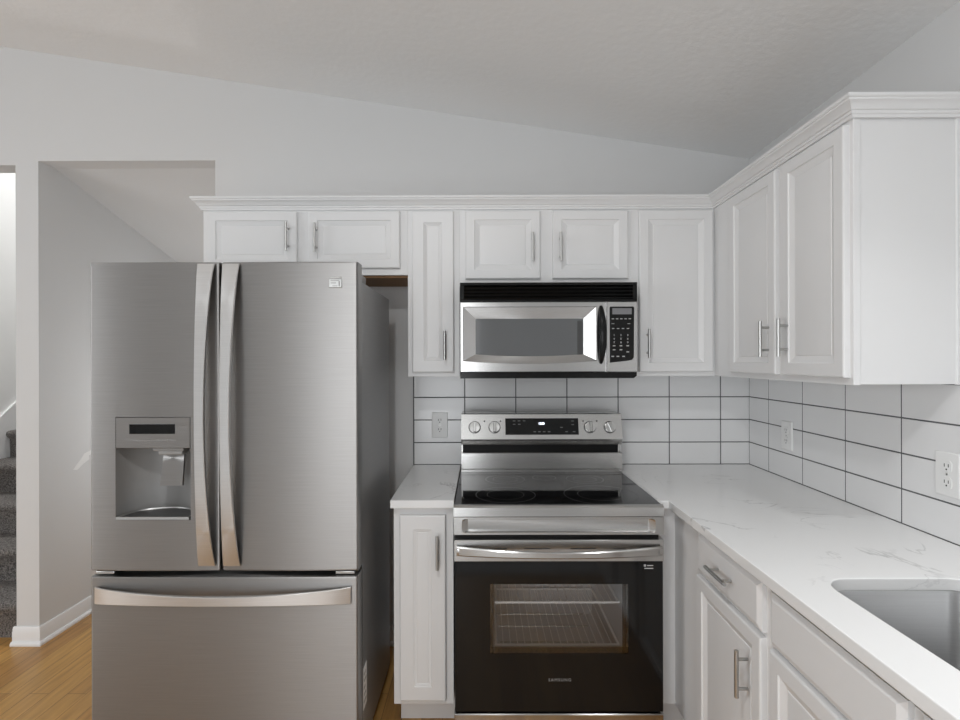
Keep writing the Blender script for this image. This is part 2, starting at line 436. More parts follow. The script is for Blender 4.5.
# corner
c = thing('wall_cabinet', 'tall single-door white wall cabinet in the corner right of the microwave', 'cabinet', (XD, YU, ZB), GU)
carcass(c, XD, XR, YU, D, ZB, ZT)
d = cab_door(c, front, 0.704, 1.034, 1.390, 2.113); bar_pull(d, front, 0.738, 1.516)
# right wall run
c = thing('wall_cabinet', 'tall white two-door wall cabinet on the right wall with flat end panel', 'cabinet', (XU, YE, ZB), GU)
carcass(c, XU + 0.019, XR, YE + 0.003, YU, ZB + 0.002, ZT)
bm = B(); box(bm, XU, XU + 0.020, YE, YU, ZB, ZT, 0.0012, 1); new_obj('face_frame', bm, 'cabinet_paint', c)
bm = B(); box(bm, XR - 0.026, XR, YE - 0.001, YE + 0.01, ZB, ZT, 0.002, 1); new_obj('scribe_strip', bm, 'cabinet_paint', c)
d = cab_door(c, left, 1.830, 2.166, 1.392, 2.110); bar_pull(d, left, 1.868, 1.518)
d = cab_door(c, left, 1.482, 1.790, 1.392, 2.110); bar_pull(d, left, 1.753, 1.518)
# crown moulding
CROWN = [(0.0, 2.122), (0.008, 2.122), (0.0095, 2.130), (0.013, 2.132), (0.0135, 2.139), (0.018, 2.141), (0.020, 2.1445),
         (0.025, 2.152), (0.031, 2.1575), (0.035, 2.160), (0.036, 2.1645), (0.039, 2.166), (0.041, 2.169), (0.041, 2.176), (0.0, 2.176)]
bm = B(); sweep(bm, [(XA, D), (XA, YU), (XU, YU), (XU, YE), (XR, YE)], CROWN)
new_obj('crown_molding', bm, 'cabinet_paint', label='stepped white crown molding running along the tops of all wall cabinets', cat='molding', sharp=18, origin=(XU, YU, 2.122))

# ------------------------------------------------------------------ base cabinets
YB = 2.0; XF = 0.738; ZK = 0.122; ZC = 0.8835
GBASE = 'white base cabinets'
bfront, bleft = facing_front(YB), facing_left(XF)
c = thing('base_cabinet', 'narrow white base cabinet between refrigerator and stove', 'cabinet', (-0.342, YB, 0), GBASE)
carcass(c, -0.342, -0.112, YB, D - 0.008, ZK, ZC)
bm = B(); box(bm, -0.330, -0.112, YB + 0.098, D - 0.008, 0, ZK); new_obj('toe_kick', bm, 'cabinet_paint', c)
bm = B(); rings(bm, bfront, -0.317, -0.141, 0.144, 0.853, [(0, 0), (0, 0.014), (0.0015, 0.0175), (0.005, 0.019), (0.054, 0.019), (0.056, 0.0160), (0.059, 0.0155), (0.0665, 0.0125), (0.068, 0.014)])
d = new_obj('door', bm, 'cabinet_paint', c, sharp=20)
bar_pull(d, bfront, -0.171, 0.720)

# corner filler and right run
c = thing('base_cabinet', 'white base cabinet on the right with one drawer above a door', 'cabinet', (XF, 1.335, 0), GBASE)
bm = B(); box(bm, XF, XR - 0.008, 1.335, YB + 0.02, ZK, ZC, 0.0012, 1); box(bm, 0.664, XR - 0.008, YB, D - 0.008, ZK, ZC, 0.0012, 1)
new_obj('carcass', bm, 'cabinet_paint', c)
bm = B(); box(bm, XF + 0.08, XR - 0.02, 1.336, YB + 0.1, 0, ZK); box(bm, 0.670, XR - 0.02, YB + 0.085, D - 0.02, 0, ZK)
new_obj('toe_kick', bm, 'cabinet_paint', c)
d = cab_door(c, bleft, 1.353, 1.752, 0.735, 0.866, SLAB, 'drawer'); bar_pull(d, bleft, 1.549, 0.803, False)
d = cab_door(c, bleft, 1.353, 1.755, 0.146, 0.722); bar_pull(d, bleft, 1.416, 0.590)

c = thing('base_cabinet', 'white sink base cabinet on the right with plain false front', 'cabinet', (XF, 0.43, 0), GBASE)
bm = B()
box(bm, XF, XF + 0.02, 0.43, 1.333, ZK, 0.852, 0.0012, 1); box(bm, XF + 0.02, XR - 0.008, 1.315, 1.333, ZK, ZC)
box(bm, XF + 0.02, XR - 0.008, 0.43, 0.448, ZK, ZC); box(bm, XF + 0.02, XR - 0.008, 0.448, 1.315, ZK, ZK + 0.018)
new_obj('carcass', bm, 'cabinet_paint', c)
bm = B(); box(bm, XF + 0.08, XR - 0.02, 0.431, 1.333, 0, ZK); new_obj('toe_kick', bm, 'cabinet_paint', c)
cab_door(c, bleft, 0.892, 1.312, 0.728, 0.860, SLAB, 'false_front')
cab_door(c, bleft, 0.450, 0.862, 0.728, 0.860, SLAB, 'false_front')
d = cab_door(c, bleft, 0.892, 1.312, 0.146, 0.716); bar_pull(d, bleft, 0.930, 0.590)
d = cab_door(c, bleft, 0.450, 0.862, 0.146, 0.716); bar_pull(d, bleft, 0.820, 0.590)

# ------------------------------------------------------------------ countertops
bm = B(); box(bm, -0.350, -0.108, 1.968, D - 0.008, ZC, 0.914, 0.002, 2)
new_obj('countertop', bm, 'quartz', label='short white quartz countertop between refrigerator and stove', cat='countertop', group='white quartz countertops', origin=(-0.23, 2.3, ZC))

SK = (0.813, 1.187, 0.50, 1.263, 0.068)          # sink opening x0 x1 y0 y1 r
bm = B()
XCF = 0.700
outer = [(0.659, D - 0.008), (0.659, 1.958), (XCF, 1.958), (XCF, 0.30), (XR - 0.008, 0.30), (XR - 0.008, D - 0.008)]
hole = rrect(*SK[:4], SK[4], 8)
for z, up in ((0.914, True), (ZC, False)):
    vo = [bm.verts.new((x, y, z)) for x, y in outer]; vh = [bm.verts.new((x, y, z)) for x, y in hole]
    eo = [bm.edges.new((vo[i], vo[(i + 1) % len(vo)])) for i in range(len(vo))]
    eh = [bm.edges.new((vh[i], vh[(i + 1) % len(vh)])) for i in range(len(vh))]
    bmesh.ops.triangle_fill(bm, edges=eo + eh, use_beauty=True, use_dissolve=False)
    if up: top = (vo, vh)
    else:
        for a, c_ in zip(top, (vo, vh)):
            n = len(a)
            for i in range(n): bm.faces.new((a[i], a[(i + 1) % n], c_[(i + 1) % n], c_[i]))
bmesh.ops.recalc_face_normals(bm, faces=bm.faces)
es = [e for e in bm.edges if len(e.link_faces) == 2 and e.calc_face_angle(0) > 1.0 and abs(e.verts[0].co.z - e.verts[1].co.z) < 1e-5]
bmesh.ops.bevel(bm, geom=es, offset=0.0025, segments=2, affect='EDGES', profile=0.5)
new_obj('countertop', bm, 'quartz', label='long L-shaped white quartz countertop with sink cutout along the right wall', cat='countertop', group='white quartz countertops', origin=(1.0, 1.5, ZC))

# sink
def rr_loop(grow, z, r): return [(x, y, z) for x, y in rrect(SK[0] - grow, SK[1] + grow, SK[2] - grow, SK[3] + grow, r, 8)]
sk = thing('sink', 'undermount stainless steel sink set in the quartz countertop', 'sink', (1.0, 0.88, 0.66))
bm = B()
loft(bm, [rr_loop(0.020, ZC - 0.0005, 0.085), rr_loop(0.004, ZC - 0.0005, 0.07), rr_loop(0.002, ZC - 0.006, 0.07), rr_loop(-0.006, 0.700, 0.066),
          rr_loop(-0.012, 0.684, 0.06), rr_loop(-0.026, 0.674, 0.05), rr_loop(-0.06, 0.671, 0.03)], cap0=False)
new_obj('bowl', bm, 'sink_steel', sk, sharp=60)
bm = B(); cyl(bm, (1.01, 0.88, 0.6712), (1.01, 0.88, 0.674), 0.055, 32); cyl(bm, (1.01, 0.88, 0.674), (1.01, 0.88, 0.679), 0.032, 24)
new_obj('drain', bm, 'chrome', sk)

# ------------------------------------------------------------------ refrigerator
FY = 1.782                                       # front face of the doors
FX0, FX1, FG0, FG1 = -1.352, -0.4285, -0.9045, -0.8955
fr = thing('refrigerator', 'stainless steel french door refrigerator with water dispenser and bottom freezer', 'refrigerator', (-0.88, 2.1, 0))
bm = B(); DHX0, DHX1, DHZ0, DHZ1 = -1.270, -0.995, 0.880, 1.260
box(bm, FX0 + 0.010, FX1 - 0.006, FY + 0.17, 2.425, 0.03, 1.728)
for a in ((FX0 + 0.010, DHX0, 0.03, 1.728), (DHX1, FX1 - 0.006, 0.03, 1.728), (DHX0, DHX1, 0.03, DHZ0), (DHX0, DHX1, DHZ1, 1.728)):
    box(bm, a[0], a[1], FY + 0.095, FY + 0.17, a[2], a[3])
bmesh.ops.remove_doubles(bm, verts=bm.verts, dist=1e-5)
for x in (FX0 + 0.08, FX1 - 0.08):
    for y in (FY + 0.16, 2.38): cyl(bm, (x, y, 0), (x, y, 0.035), 0.022, 16)
new_obj('case', bm, 'fridge_case', fr, label='dark gray painted case')
bm = B()
for a in ((FX0 + 0.02, DHX0, 0.09, 1.725), (DHX1, FX1 - 0.02, 0.09, 1.725), (DHX0, DHX1, 0.09, DHZ0), (DHX0, DHX1, DHZ1, 1.725)):
    box(bm, a[0], a[1], FY + 0.055, FY + 0.096, a[2], a[3])
new_obj('gasket', bm, 'gasket', fr)
bm = B(); box(bm, FX0 + 0.02, FX1 - 0.02, FY + 0.05, FY + 0.10, 0.02, 0.085, 0.003); new_obj('kick_grille', bm, 'dark_gray', fr)

def slab_door(x0, x1, z0, z1, hole=None, crown=0.006, edge=0.006, depth=0.072):
    """steel door skin, gently crowned across, with rolled left/right edges and an optional rectangular hole"""
    xs = sorted(set([x0 + (x1 - x0) * k / 14 for k in range(15)]
                    + [x0 + edge * t for t in (0.15, 0.4, 0.7, 1.0, 1.15)] + [x1 - edge * t for t in (0.15, 0.4, 0.7, 1.0, 1.15)]
                    + ([hole[0], hole[1]] if hole else [])))
    xs = [x for i, x in enumerate(xs) if i == 0 or x - xs[i - 1] > 1e-4]
    zz = [z0, z0 + 0.002, z0 + 0.006, z0 + 0.007] + ([hole[2], hole[3]] if hole else [(z0 + z1) / 2]) + [z1 - 0.007, z1 - 0.006, z1 - 0.002, z1]
    def yf(x, z):
        t = 2 * (x - x0) / (x1 - x0) - 1
        y = FY + crown * t * t
        for dd, R in ((min(x - x0, x1 - x), edge), (min(z - z0, z1 - z), 0.006)):
            if dd < R: y += R - math.sqrt(max(0, R * R - (R - dd) ** 2))
        return y
    bm = B()
    vf = {(i, j): bm.verts.new((x, yf(x, z), z)) for i, x in enumerate(xs) for j, z in enumerate(zz)}
    nx, nz = len(xs), len(zz)
    for i in range(nx - 1):
        for j in range(nz - 1):
            if hole and xs[i] >= hole[0] - 1e-6 and xs[i + 1] <= hole[1] + 1e-6 and zz[j] >= hole[2] - 1e-6 and zz[j + 1] <= hole[3] + 1e-6:
                continue
            bm.faces.new((vf[i, j], vf[i + 1, j], vf[i + 1, j + 1], vf[i, j + 1]))
    ring = [(i, 0) for i in range(nx)] + [(nx - 1, j) for j in range(1, nz)] + [(i, nz - 1) for i in range(nx - 2, -1, -1)] + [(0, j) for j in range(nz - 2, 0, -1)]
    vb = [bm.verts.new((xs[i], FY + depth, zz[j])) for i, j in ring]
    n = len(ring)
    for k in range(n):
        bm.faces.new((vf[ring[k]], vf[ring[(k + 1) % n]], vb[(k + 1) % n], vb[k]))
    if not hole: bm.faces.new(vb)
    return bm

ZD0, ZD1 = 0.721, 1.785
HOLE = (-1.262, -1.003, 0.898, 1.252)
ld = new_obj('door', slab_door(FX0, FG0, ZD0, ZD1, HOLE), 'fridge_steel', fr, sharp=40)
rd = new_obj('door', slab_door(FG1, FX1, ZD0, ZD1), 'fridge_steel', fr, sharp=40)
fd = new_obj('freezer_drawer', slab_door(FX0, FX1 - 0.002, 0.095, 0.702), 'fridge_steel', fr, sharp=40)

def bow_handle(parent, a0, a1, c, vertical):
    """flat blade handle, bowed outwards and narrower in the middle"""
    N = 28; loops = []
    for k in range(N + 1):
        t = k / N; s = math.sin(math.pi * t)
        out = 0.006 + 0.050 * (s ** 0.75); w = 0.0295 - 0.0140 * (s ** 0.8)
        th = 0.004 + 0.010 * s
        a = a0 + (a1 - a0) * t
        sec = [(-w, out - th), (w, out - th), (w, out - 0.002), (w - 0.002, out), (-w + 0.002, out), (-w, out - 0.002)]
        loops.append([(c + p, FY - q, a) if vertical else (a, FY - q, c + p) for p, q in sec])
    bm = B(); loft(bm, loops)
    return new_obj('handle', bm, 'fridge_handle_steel', parent, label='bowed brushed steel handle')
bow_handle(ld, 0.742, 1.777, -0.9455, True)
bow_handle(rd, 0.742, 1.777, -0.860, True)
bow_handle(fd, -1.330, -0.452, 0.6405, False)

# dispenser in the left door
hx0, hx1, hz0, hz1 = HOLE
ZP = 1.144                                       # bottom of the control plate
bm = B()                                         # cavity liner, scooped like a half cylinder
N = 28
prof = [(hx0 + (hx1 - hx0) * (1 - math.cos(math.pi * k / N)) / 2, FY + 0.003 + 0.128 * math.sin(math.pi * k / N) ** 0.8) for k in range(N + 1)]
vt = [bm.verts.new((x, y, ZP)) for x, y in prof]; vb_ = [bm.verts.new((x, y, hz0 + 0.004)) for x, y in prof]
for i in range(N): bm.faces.new((vt[i], vt[i + 1], vb_[i + 1], vb_[i]))
bm.faces.new(vb_); bm.faces.new(vt)
new_obj('dispenser_recess', bm, 'plastic_gray', ld, label='molded gray recess', sharp=60)
bm = B(); rings(bm, facing_front(FY + 0.004), hx0 + 0.001, hx1 - 0.001, ZP, hz1 - 0.001, [(0, -0.02), (0, 0.001), (0.002, 0.0035)])
dp = new_obj('dispenser_panel', bm, 'fridge_steel', ld)
bm = B()
fp = facing_front(FY + 0.004)
rings(bm, fp, -1.213, -1.056, 1.194, 1.227, [(0, 0.002), (0, 0.0042), (0.0006, 0.0046)])
new_obj('display', bm, 'black_gloss', ld, label='black dispenser display')
for a, c_, d_, e_ in [(-1.209 + k * 0.027, -1.190 + k * 0.027, 1.170, 1.1735) for k in range(6)] + [(-1.041, -1.021, 1.205 + k * 0.01, 1.2075 + k * 0.01) for k in range(2)]:
    bm = B(); rings(bm, fp, a, c_, d_, e_, [(0, 0.003), (0, 0.0041)]); new_obj('button_mark', bm, 'plastic_gray', ld)
bm = B()                                         # spout + paddle
box(bm, -1.140, -1.034, FY + 0.012, FY + 0.07, 1.132, 1.146, 0.004)
box(bm, -1.124, -1.040, FY + 0.016, FY + 0.060, 1.118, 1.134, 0.005)
new_obj('spout', bm, 'plastic_gray', ld)
bm = B(); loft(bm, [[(x, y + FY, z) for x, y in ((-1.118 + i * 0.004, 0.016 + i * 0.016), (-1.040 - i * 0.002, 0.016 + i * 0.016), (-1.040 - i * 0.002, 0.026 + i * 0.016), (-1.118 + i * 0.004, 0.026 + i * 0.016))] for i, z in ((0, 1.012), (1, 1.128))])
new_obj('paddle', bm, 'fridge_steel', ld)
tray = [(hx0 + 0.004, FY - 0.003)] + [(hx0 + 0.004 + (hx1 - hx0 - 0.008) * (1 - math.cos(math.pi * k / 20)) / 2, FY + 0.004 + 0.118 * math.sin(math.pi * k / 20) ** 0.8) for k in range(21)] + [(hx1 - 0.004, FY - 0.003)]
cxm = (hx0 + hx1) / 2; cym = FY + 0.05
def shrink(q): return [(cxm + (x - cxm) * q, cym + (y - cym) * q) for x, y in tray]
bm = B(); loft(bm, [[(x, y, z) for x, y in shrink(q)] for q, z in ((1, hz0 + 0.002), (1, hz0 + 0.011), (0.97, hz0 + 0.012), (0.94, hz0 + 0.006))]); dt = new_obj('drip_tray', bm, 'nickel', ld)
bm = B(); loft(bm, [[(x, y, z) for x, y in shrink(0.92)] for z in (hz0 + 0.0055, hz0 + 0.008)]); new_obj('tray_grille', bm, 'dark_gray', dt)

# badge on the right door: a line over a small square plate with relief letters
bm = B(); fb = facing_front(FY + 0.002)
rings(bm, fb, -0.520, -0.483, 1.7280, 1.7315, [(0, 0), (0, 0.003), (0.0008, 0.0035)])
rings(bm, fb, -0.524, -0.481, 1.695, 1.7235, [(0, 0), (0, 0.0025), (0.001, 0.0035)])
new_obj('badge', bm, 'nickel', rd, label='small chrome badge')
bm = B()
for x0, x1, z0, z1 in ((-0.519, -0.489, 1.717, 1.7195), (-0.491, -0.487, 1.699, 1.717), (-0.518, -0.500, 1.709, 1.712), (-0.512, -0.495, 1.699, 1.7015)):
    rings(bm, fb, x0, x1, z0, z1, [(0, 0.003), (0, 0.0042)])
new_obj('badge_relief', bm, 'plastic_gray', rd)
# hinge covers, bottom hinges
for x, s in ((FX0 + 0.045, 1), (FX1 - 0.045, -1)):
    bm = B(); box(bm, x - 0.035, x + 0.035, FY + 0.03, FY + 0.19, 1.729, 1.760, 0.008, 3); new_obj('hinge_cover', bm, 'plastic_gray', fr)
    bm = B(); box(bm, x - 0.035, x + 0.03, FY + 0.015, FY + 0.08, 0.706, 0.716, 0.002); new_obj('lower_hinge', bm, 'nickel', fr)
# white labels on the case side
bm = B(); box(bm, FX1 - 0.007, FX1 - 0.0045, 1.882, 1.938, 0.175, 0.325); new_obj('rating_label', bm, 'sticker', fr, label='small white rating label')
bm = B()
for k in range(5): box(bm, FX1 - 0.0046, FX1 - 0.0042, 1.889 + 0.006 * (k % 2), 1.930 - 0.008 * (k % 3), 0.195 + k * 0.025, 0.205 + k * 0.025)
new_obj('label_print', bm, 'print_gray', fr)

# ------------------------------------------------------------------ range
RX0, RX1, RY = -0.1045, 0.6525, 1.874
RC = (RX0 + RX1) / 2
rg = thing('stove', 'stainless steel electric range with black glass cooktop and oven door', 'stove', (RC, 2.2, 0))
rf = facing_front(RY)
bm = B()
CV = (0.040, 0.518, 1.93, 2.46, 0.24, 0.67)       # cavity
box(bm, RX0 + 0.002, CV[0], RY + 0.05, 2.60, 0.05, 0.902); box(bm, CV[1], RX1 - 0.002, RY + 0.05, 2.60, 0.05, 0.902)
box(bm, CV[0], CV[1], RY + 0.05, 2.60, CV[5], 0.902); box(bm, CV[0], CV[1], RY + 0.05, 2.60, 0.05, CV[4])
box(bm, CV[0], CV[1], CV[3], 2.60, CV[4], CV[5])
for x in (RX0 + 0.05, RX1 - 0.05):
    for y in (RY + 0.10, 2.52): cyl(bm, (x, y, 0), (x, y, 0.055), 0.018, 14)
new_obj('body', bm, 'black_matte', rg)
bm = B()
e = 0.002
x0, x1, y0, y1, z0, z1 = CV[0] + e, CV[1] - e, RY + 0.052, CV[3] - e, CV[4] + e, CV[5] - e
r_ = 0.03
lp = rrect(x0, x1, z0, z1, r_, 5)
vsA = [bm.verts.new((x, y0, z)) for x, z in lp]; vsB = [bm.verts.new((x, y1, z)) for x, z in lp]
for i in range(len(lp)): bm.faces.new((vsA[i], vsA[(i + 1) % len(lp)], vsB[(i + 1) % len(lp)], vsB[i]))
bm.faces.new(vsB)
new_obj('oven_liner', bm, 'oven_enamel', rg, sharp=50)
for zr in (0.534, 0.374):
    bm = B(); xa, xb, ya, yb = x0 + 0.008, x1 - 0.006, 1.955, 2.43
    for p, q in (((xa, ya), (xb, ya)), ((xb, ya), (xb, yb)), ((xb, yb), (xa, yb)), ((xa, yb), (xa, ya))):
        cyl(bm, (*p, zr), (*q, zr), 0.0046, 12)
    for k in range(1, 17):
        xx = xa + (xb - xa) * k / 17
        cyl(bm, (xx, ya - 0.002, zr + 0.004), (xx, yb, zr + 0.004), 0.0013, 6)
    new_obj('oven_rack', bm, 'rack_steel', rg, label='chrome wire oven rack')
bm = B()                                           # bake element along the oven bottom
for yy in (2.05, 2.18, 2.31, 2.42): cyl(bm, (x0 + 0.03, yy, 0.262), (x1 - 0.05, yy, 0.262), 0.004, 8)
new_obj('bake_element', bm, 'nickel', rg)
# cooktop
bm = B(); box(bm, RX0 + 0.002, RX1 - 0.002, RY + 0.012, 2.46, 0.903, 0.9195, 0.002, 2); ct = new_obj('cooktop', bm, 'cooktop_glass', rg, label='black ceramic glass cooktop')
def ring_flat(bm, cx, cy, r, w, z, n=48):
    vo = [bm.verts.new((cx + (r + w) * math.cos(2 * math.pi * i / n), cy + (r + w) * math.sin(2 * math.pi * i / n), z)) for i in range(n)]
    vi = [bm.verts.new((cx + r * math.cos(2 * math.pi * i / n), cy + r * math.sin(2 * math.pi * i / n), z)) for i in range(n)]
    for i in range(n): bm.faces.new((vo[i], vo[(i + 1) % n], vi[(i + 1) % n], vi[i]))
for cx, cy, r in ((0.09, 2.03, 0.115), (0.46, 2.03, 0.14), (0.10, 2.29, 0.085), (0.45, 2.29, 0.08), (0.275, 2.32, 0.05)):
    bm = B(); ring_flat(bm, cx, cy, r, 0.0015, 0.91975); ring_flat(bm, cx, cy, r * 0.62, 0.001, 0.91975)
    new_obj('burner_ring', bm, 'ring_gray', ct)
# front bands
bm = B(); prism(bm, [(RY - 0.004, 0.8815), (RY - 0.003, 0.913), (RY + 0.004, 0.9195), (RY + 0.016, 0.9205), (RY + 0.05, 0.902), (RY + 0.05, 0.8815)], 'x', RX0, RX1)
new_obj('front_trim', bm, 'range_steel', rg, sharp=25)
bm = B()
lo = [[rf(u, v, w) for u, v in rrect(a, c_, d_, e_, r, 5)] for (a, c_, d_, e_, r, w) in (
    (RX0, RX1, 0.815, 0.8795, 0.0015, -0.05), (RX0, RX1, 0.815, 0.8795, 0.0015, 0.002), (RX0 + 0.001, RX1 - 0.001, 0.816, 0.8785, 0.001, 0.003),
    (RX0 + 0.030, RX1 - 0.030, 0.822, 0.873, 0.012, 0.003), (RX0 + 0.033, RX1 - 0.033, 0.8235, 0.8715, 0.0105, 0.0010), (RX0 + 0.050, RX1 - 0.050, 0.8245, 0.8705, 0.003, -0.011), (RX0 + 0.052, RX1 - 0.052, 0.832, 0.8690, 0.002, -0.012))]
loft(bm, lo); new_obj('front_panel', bm, 'range_steel', rg, sharp=25)
# oven door
OD0, OD1, OR = 0.178, 0.797, 0.7195
WX0, WX1, WZ0, WZ1 = 0.027, 0.524, 0.386, 0.637
bm = B()                                           # black glass frame around the window
for a in ((RX0 + 0.004, WX0, OD0, OR), (WX1, RX1 - 0.004, OD0, OR), (WX0, WX1, OD0, WZ0), (WX0, WX1, WZ1, OR)):
    box(bm, a[0], a[1], RY, RY + 0.045, a[2], a[3])
bmesh.ops.remove_doubles(bm, verts=bm.verts, dist=1e-5)
od = new_obj('oven_door', bm, 'black_gloss', rg, label='black glass oven door with window')
bm = B(); box(bm, WX0 - 0.001, WX1 + 0.001, RY + 0.0008, RY + 0.004, WZ0 - 0.001, WZ1 + 0.001); new_obj('window', bm, 'oven_glass', od, label='tinted oven window')
bm = B()
rings(bm, rf, RX0 + 0.001, RX1 - 0.001, OR, OD1, [(0, -0.045), (0, 0.002), (0.0015, 0.0035)])
new_obj('top_rail', bm, 'range_steel', od)
for a, c_ in ((0.042, 0.088), (0.150, 0.243), (0.316, 0.408), (0.470, 0.516)):
    bm = B(); rings(bm, rf, a, c_, 0.7645, 0.7685, [(0, 0.001), (0, 0.0038)]); new_obj('vent_slot', bm, 'slot', od)
bm = B(); N = 30; loops = []                        # bowed bar handle
for k in range(N + 1):
    t = k / N; s = 1 - (2 * t - 1) ** 2; u = RX0 + 0.012 + (RX1 - RX0 - 0.024) * t
    o_ = 0.020 + 0.040 * s; h_ = 0.0165 - 0.005 * s; zc = 0.7615 - 0.0015 * s
    loops.append([rf(u, zc + a, o_ + q) for a, q in ((-h_, -0.010), (h_, -0.010), (h_, -0.003), (h_ - 0.004, 0), (-h_ + 0.004, 0), (-h_, -0.003))])
loft(bm, loops)
for u in (RX0 + 0.020, RX1 - 0.020): box(bm, u - 0.008, u + 0.008, RY - 0.022, RY - 0.002, 0.750, 0.773, 0.002)
new_obj('handle', bm, 'range_steel', od, label='bowed stainless bar handle', sharp=25)
bm = text_mesh('SAMSUNG', 0.0150, lambda u, v, w: rf(RC + 0.003 + u, 0.292 + v, 0.0006 + w), 0.0004, 1.30, 0.0); new_obj('lettering', bm, 'lettering_gray', od, label='small gray maker name')
bm = B(); cx, cz = 0.584, 0.701
rings(bm, rf, cx - 0.004, cx + 0.004, cz - 0.001, cz + 0.007, [(0, 0), (0, 0.0008)])
for k in range(2): rings(bm, rf, cx + 0.008 - k * 0.01, cx + 0.030, cz + 0.001 - k * 0.010, cz + 0.0045 - k * 0.010, [(0, 0), (0, 0.0008)])
new_obj('door_sticker', bm, 'print_gray', od)
bm = B(); rings(bm, rf, RX0 + 0.001, RX1 - 0.001, 0.045, 0.168, [(0, -0.04), (0, -0.004), (0.003, 0)]); new_obj('storage_drawer', bm, 'range_steel', rg)
# control panel and backguard
bm = B()
prism(bm, [(2.600, 0.918), (2.600, 1.180), (2.585, 1.190), (2.465, 1.191), (2.458, 1.188), (2.430, 1.074), (2.432, 1.068), (2.452, 1.046), (2.462, 1.044), (2.470, 1.043), (2.470, 1.012),
           (2.444, 1.009), (2.441, 1.006), (2.441, 0.9345), (2.436, 0.931), (2.436, 0.920)], 'x', RX0 + 0.006, RX1 + 0.003)
bg_ = new_obj('backguard', bm, 'range_steel', rg, sharp=20)
bm = B(); box(bm, RX0 + 0.012, RX1 - 0.010, 2.466, 2.475, 1.011, 1.0445); new_obj('vent', bm, 'vent_black', rg)
p0, p1 = Vector((0, 2.458, 1.188)), Vector((0, 2.430, 1.074))
upv = (p0 - p1).normalized(); nrm = Vector((0, -upv.z, upv.y))
def tilt(u, v, w):                                  # v measured up the sloping face
    p = p1 + upv * v + nrm * w
    return (u, p.y, p.z)
bm = B(); rings(bm, tilt, 0.1085, 0.452, 0.021, 0.098, [(0, -0.003), (0, 0.0012), (0.001, 0.0018)]); new_obj('display', bm, 'panel_black', bg_, label='black touch display')
bm = text_mesh('12:00', 0.0145, lambda u, v, w: tilt(0.278 + u, 0.073 + v, 0.0020 + w), 0.0004, 0.9, 0.0004); new_obj('clock_digits', bm, 'led', bg_, label='glowing clock digits')
for u, v in ((0.150, 0.086), (0.173, 0.086), (0.197, 0.086), (0.150, 0.070), (0.174, 0.070), (0.246, 0.035), (0.268, 0.035), (0.290, 0.035), (0.313, 0.035), (0.395, 0.035), (0.430, 0.035), (0.425, 0.085), (0.425, 0.068), (0.372, 0.055)):
    bm = B(); rings(bm, tilt, u - 0.006, u + 0.006, v - 0.002, v + 0.002, [(0, 0.001), (0, 0.0021)])
    new_obj('touch_mark', bm, 'print_dim', bg_)
for u in (0.010, 0.086, 0.475, 0.539):
    bm = B(); rings(bm, tilt, u - 0.003, u + 0.003, 0.082, 0.088, [(0, -0.001), (0, 0.0006)])
    new_obj('indicator_dot', bm, 'slot', bg_)
for i, u in enumerate((-0.0355, 0.0575, 0.5050, 0.5985)):
    bm = B(); v = 0.056
    cyl(bm, tilt(u, v, -0.001), tilt(u, v, 0.004), 0.0285, 32)
    new_obj('knob_bezel', bm, 'dark_gray', bg_)
    bm = B()
    cyl(bm, tilt(u, v, 0.004), tilt(u, v, 0.022), 0.0265, 36, 0.0240)
    a = (0, 0, 0, 0.35)[i]
    def rot(uu, vv, ww, u=u, a=a): return tilt(u + uu * math.cos(a) - vv * math.sin(a), v + uu * math.sin(a) + vv * math.cos(a), ww)
    rings(bm, rot, -0.0065, 0.0065, -0.024, 0.024, [(0, 0.020), (0, 0.032), (0.002, 0.034)])
    new_obj('knob', bm, 'range_steel', bg_, label='round stainless control knob')

# ------------------------------------------------------------------ microwave
MX0, MX1, MY = -0.094, 0.663, 2.224
mw = thing('microwave', 'over-the-range stainless microwave with black vent grille and keypad', 'microwave', (0.2845, 2.4, 1.366))
mf = facing_front(MY)
bm = B(); box(bm, MX0 + 0.002, MX1 - 0.002, MY + 0.03, D - 0.012, 1.372, 1.776, 0.002, 1); new_obj('body', bm, 'vent_black', mw)
bm = B(); prism(bm, [(MX0 + 0.001, 1.366), (MX1 - 0.014, 1.366), (MX1 - 0.002, 1.376), (MX1 - 0.001, 1.3915), (MX0 + 0.001, 1.3915)], 'y', MY + 0.002, MY + 0.20)
new_obj('bottom_trim', bm, 'panel_black', mw)
# vent grille: frame and slats
bm = B()
gz0, gz1 = 1.6935, 1.776
for a in ((MX0, MX1, gz1 - 0.012, gz1), (MX0, MX1, gz0, gz0 + 0.010), (MX0, MX0 + 0.018, gz0 + 0.010, gz1 - 0.012), (MX1 - 0.018, MX1, gz0 + 0.010, gz1 - 0.012)):
    box(bm, a[0], a[1], MY - 0.002, MY + 0.03, a[2], a[3], 0.0015, 1)
gr_ = new_obj('vent_grille', bm, 'panel_black', mw, label='black vent grille')
for k in range(4):
    z = gz0 + 0.0185 + k * 0.0148
    bm = B(); prism(bm, [(MY + 0.001, z - 0.004), (MY - 0.001, z - 0.001), (MY + 0.022, z + 0.008), (MY + 0.022, z + 0.005)], 'x', MX0 + 0.016, MX1 - 0.016)
    new_obj('slat', bm, 'panel_black', gr_)
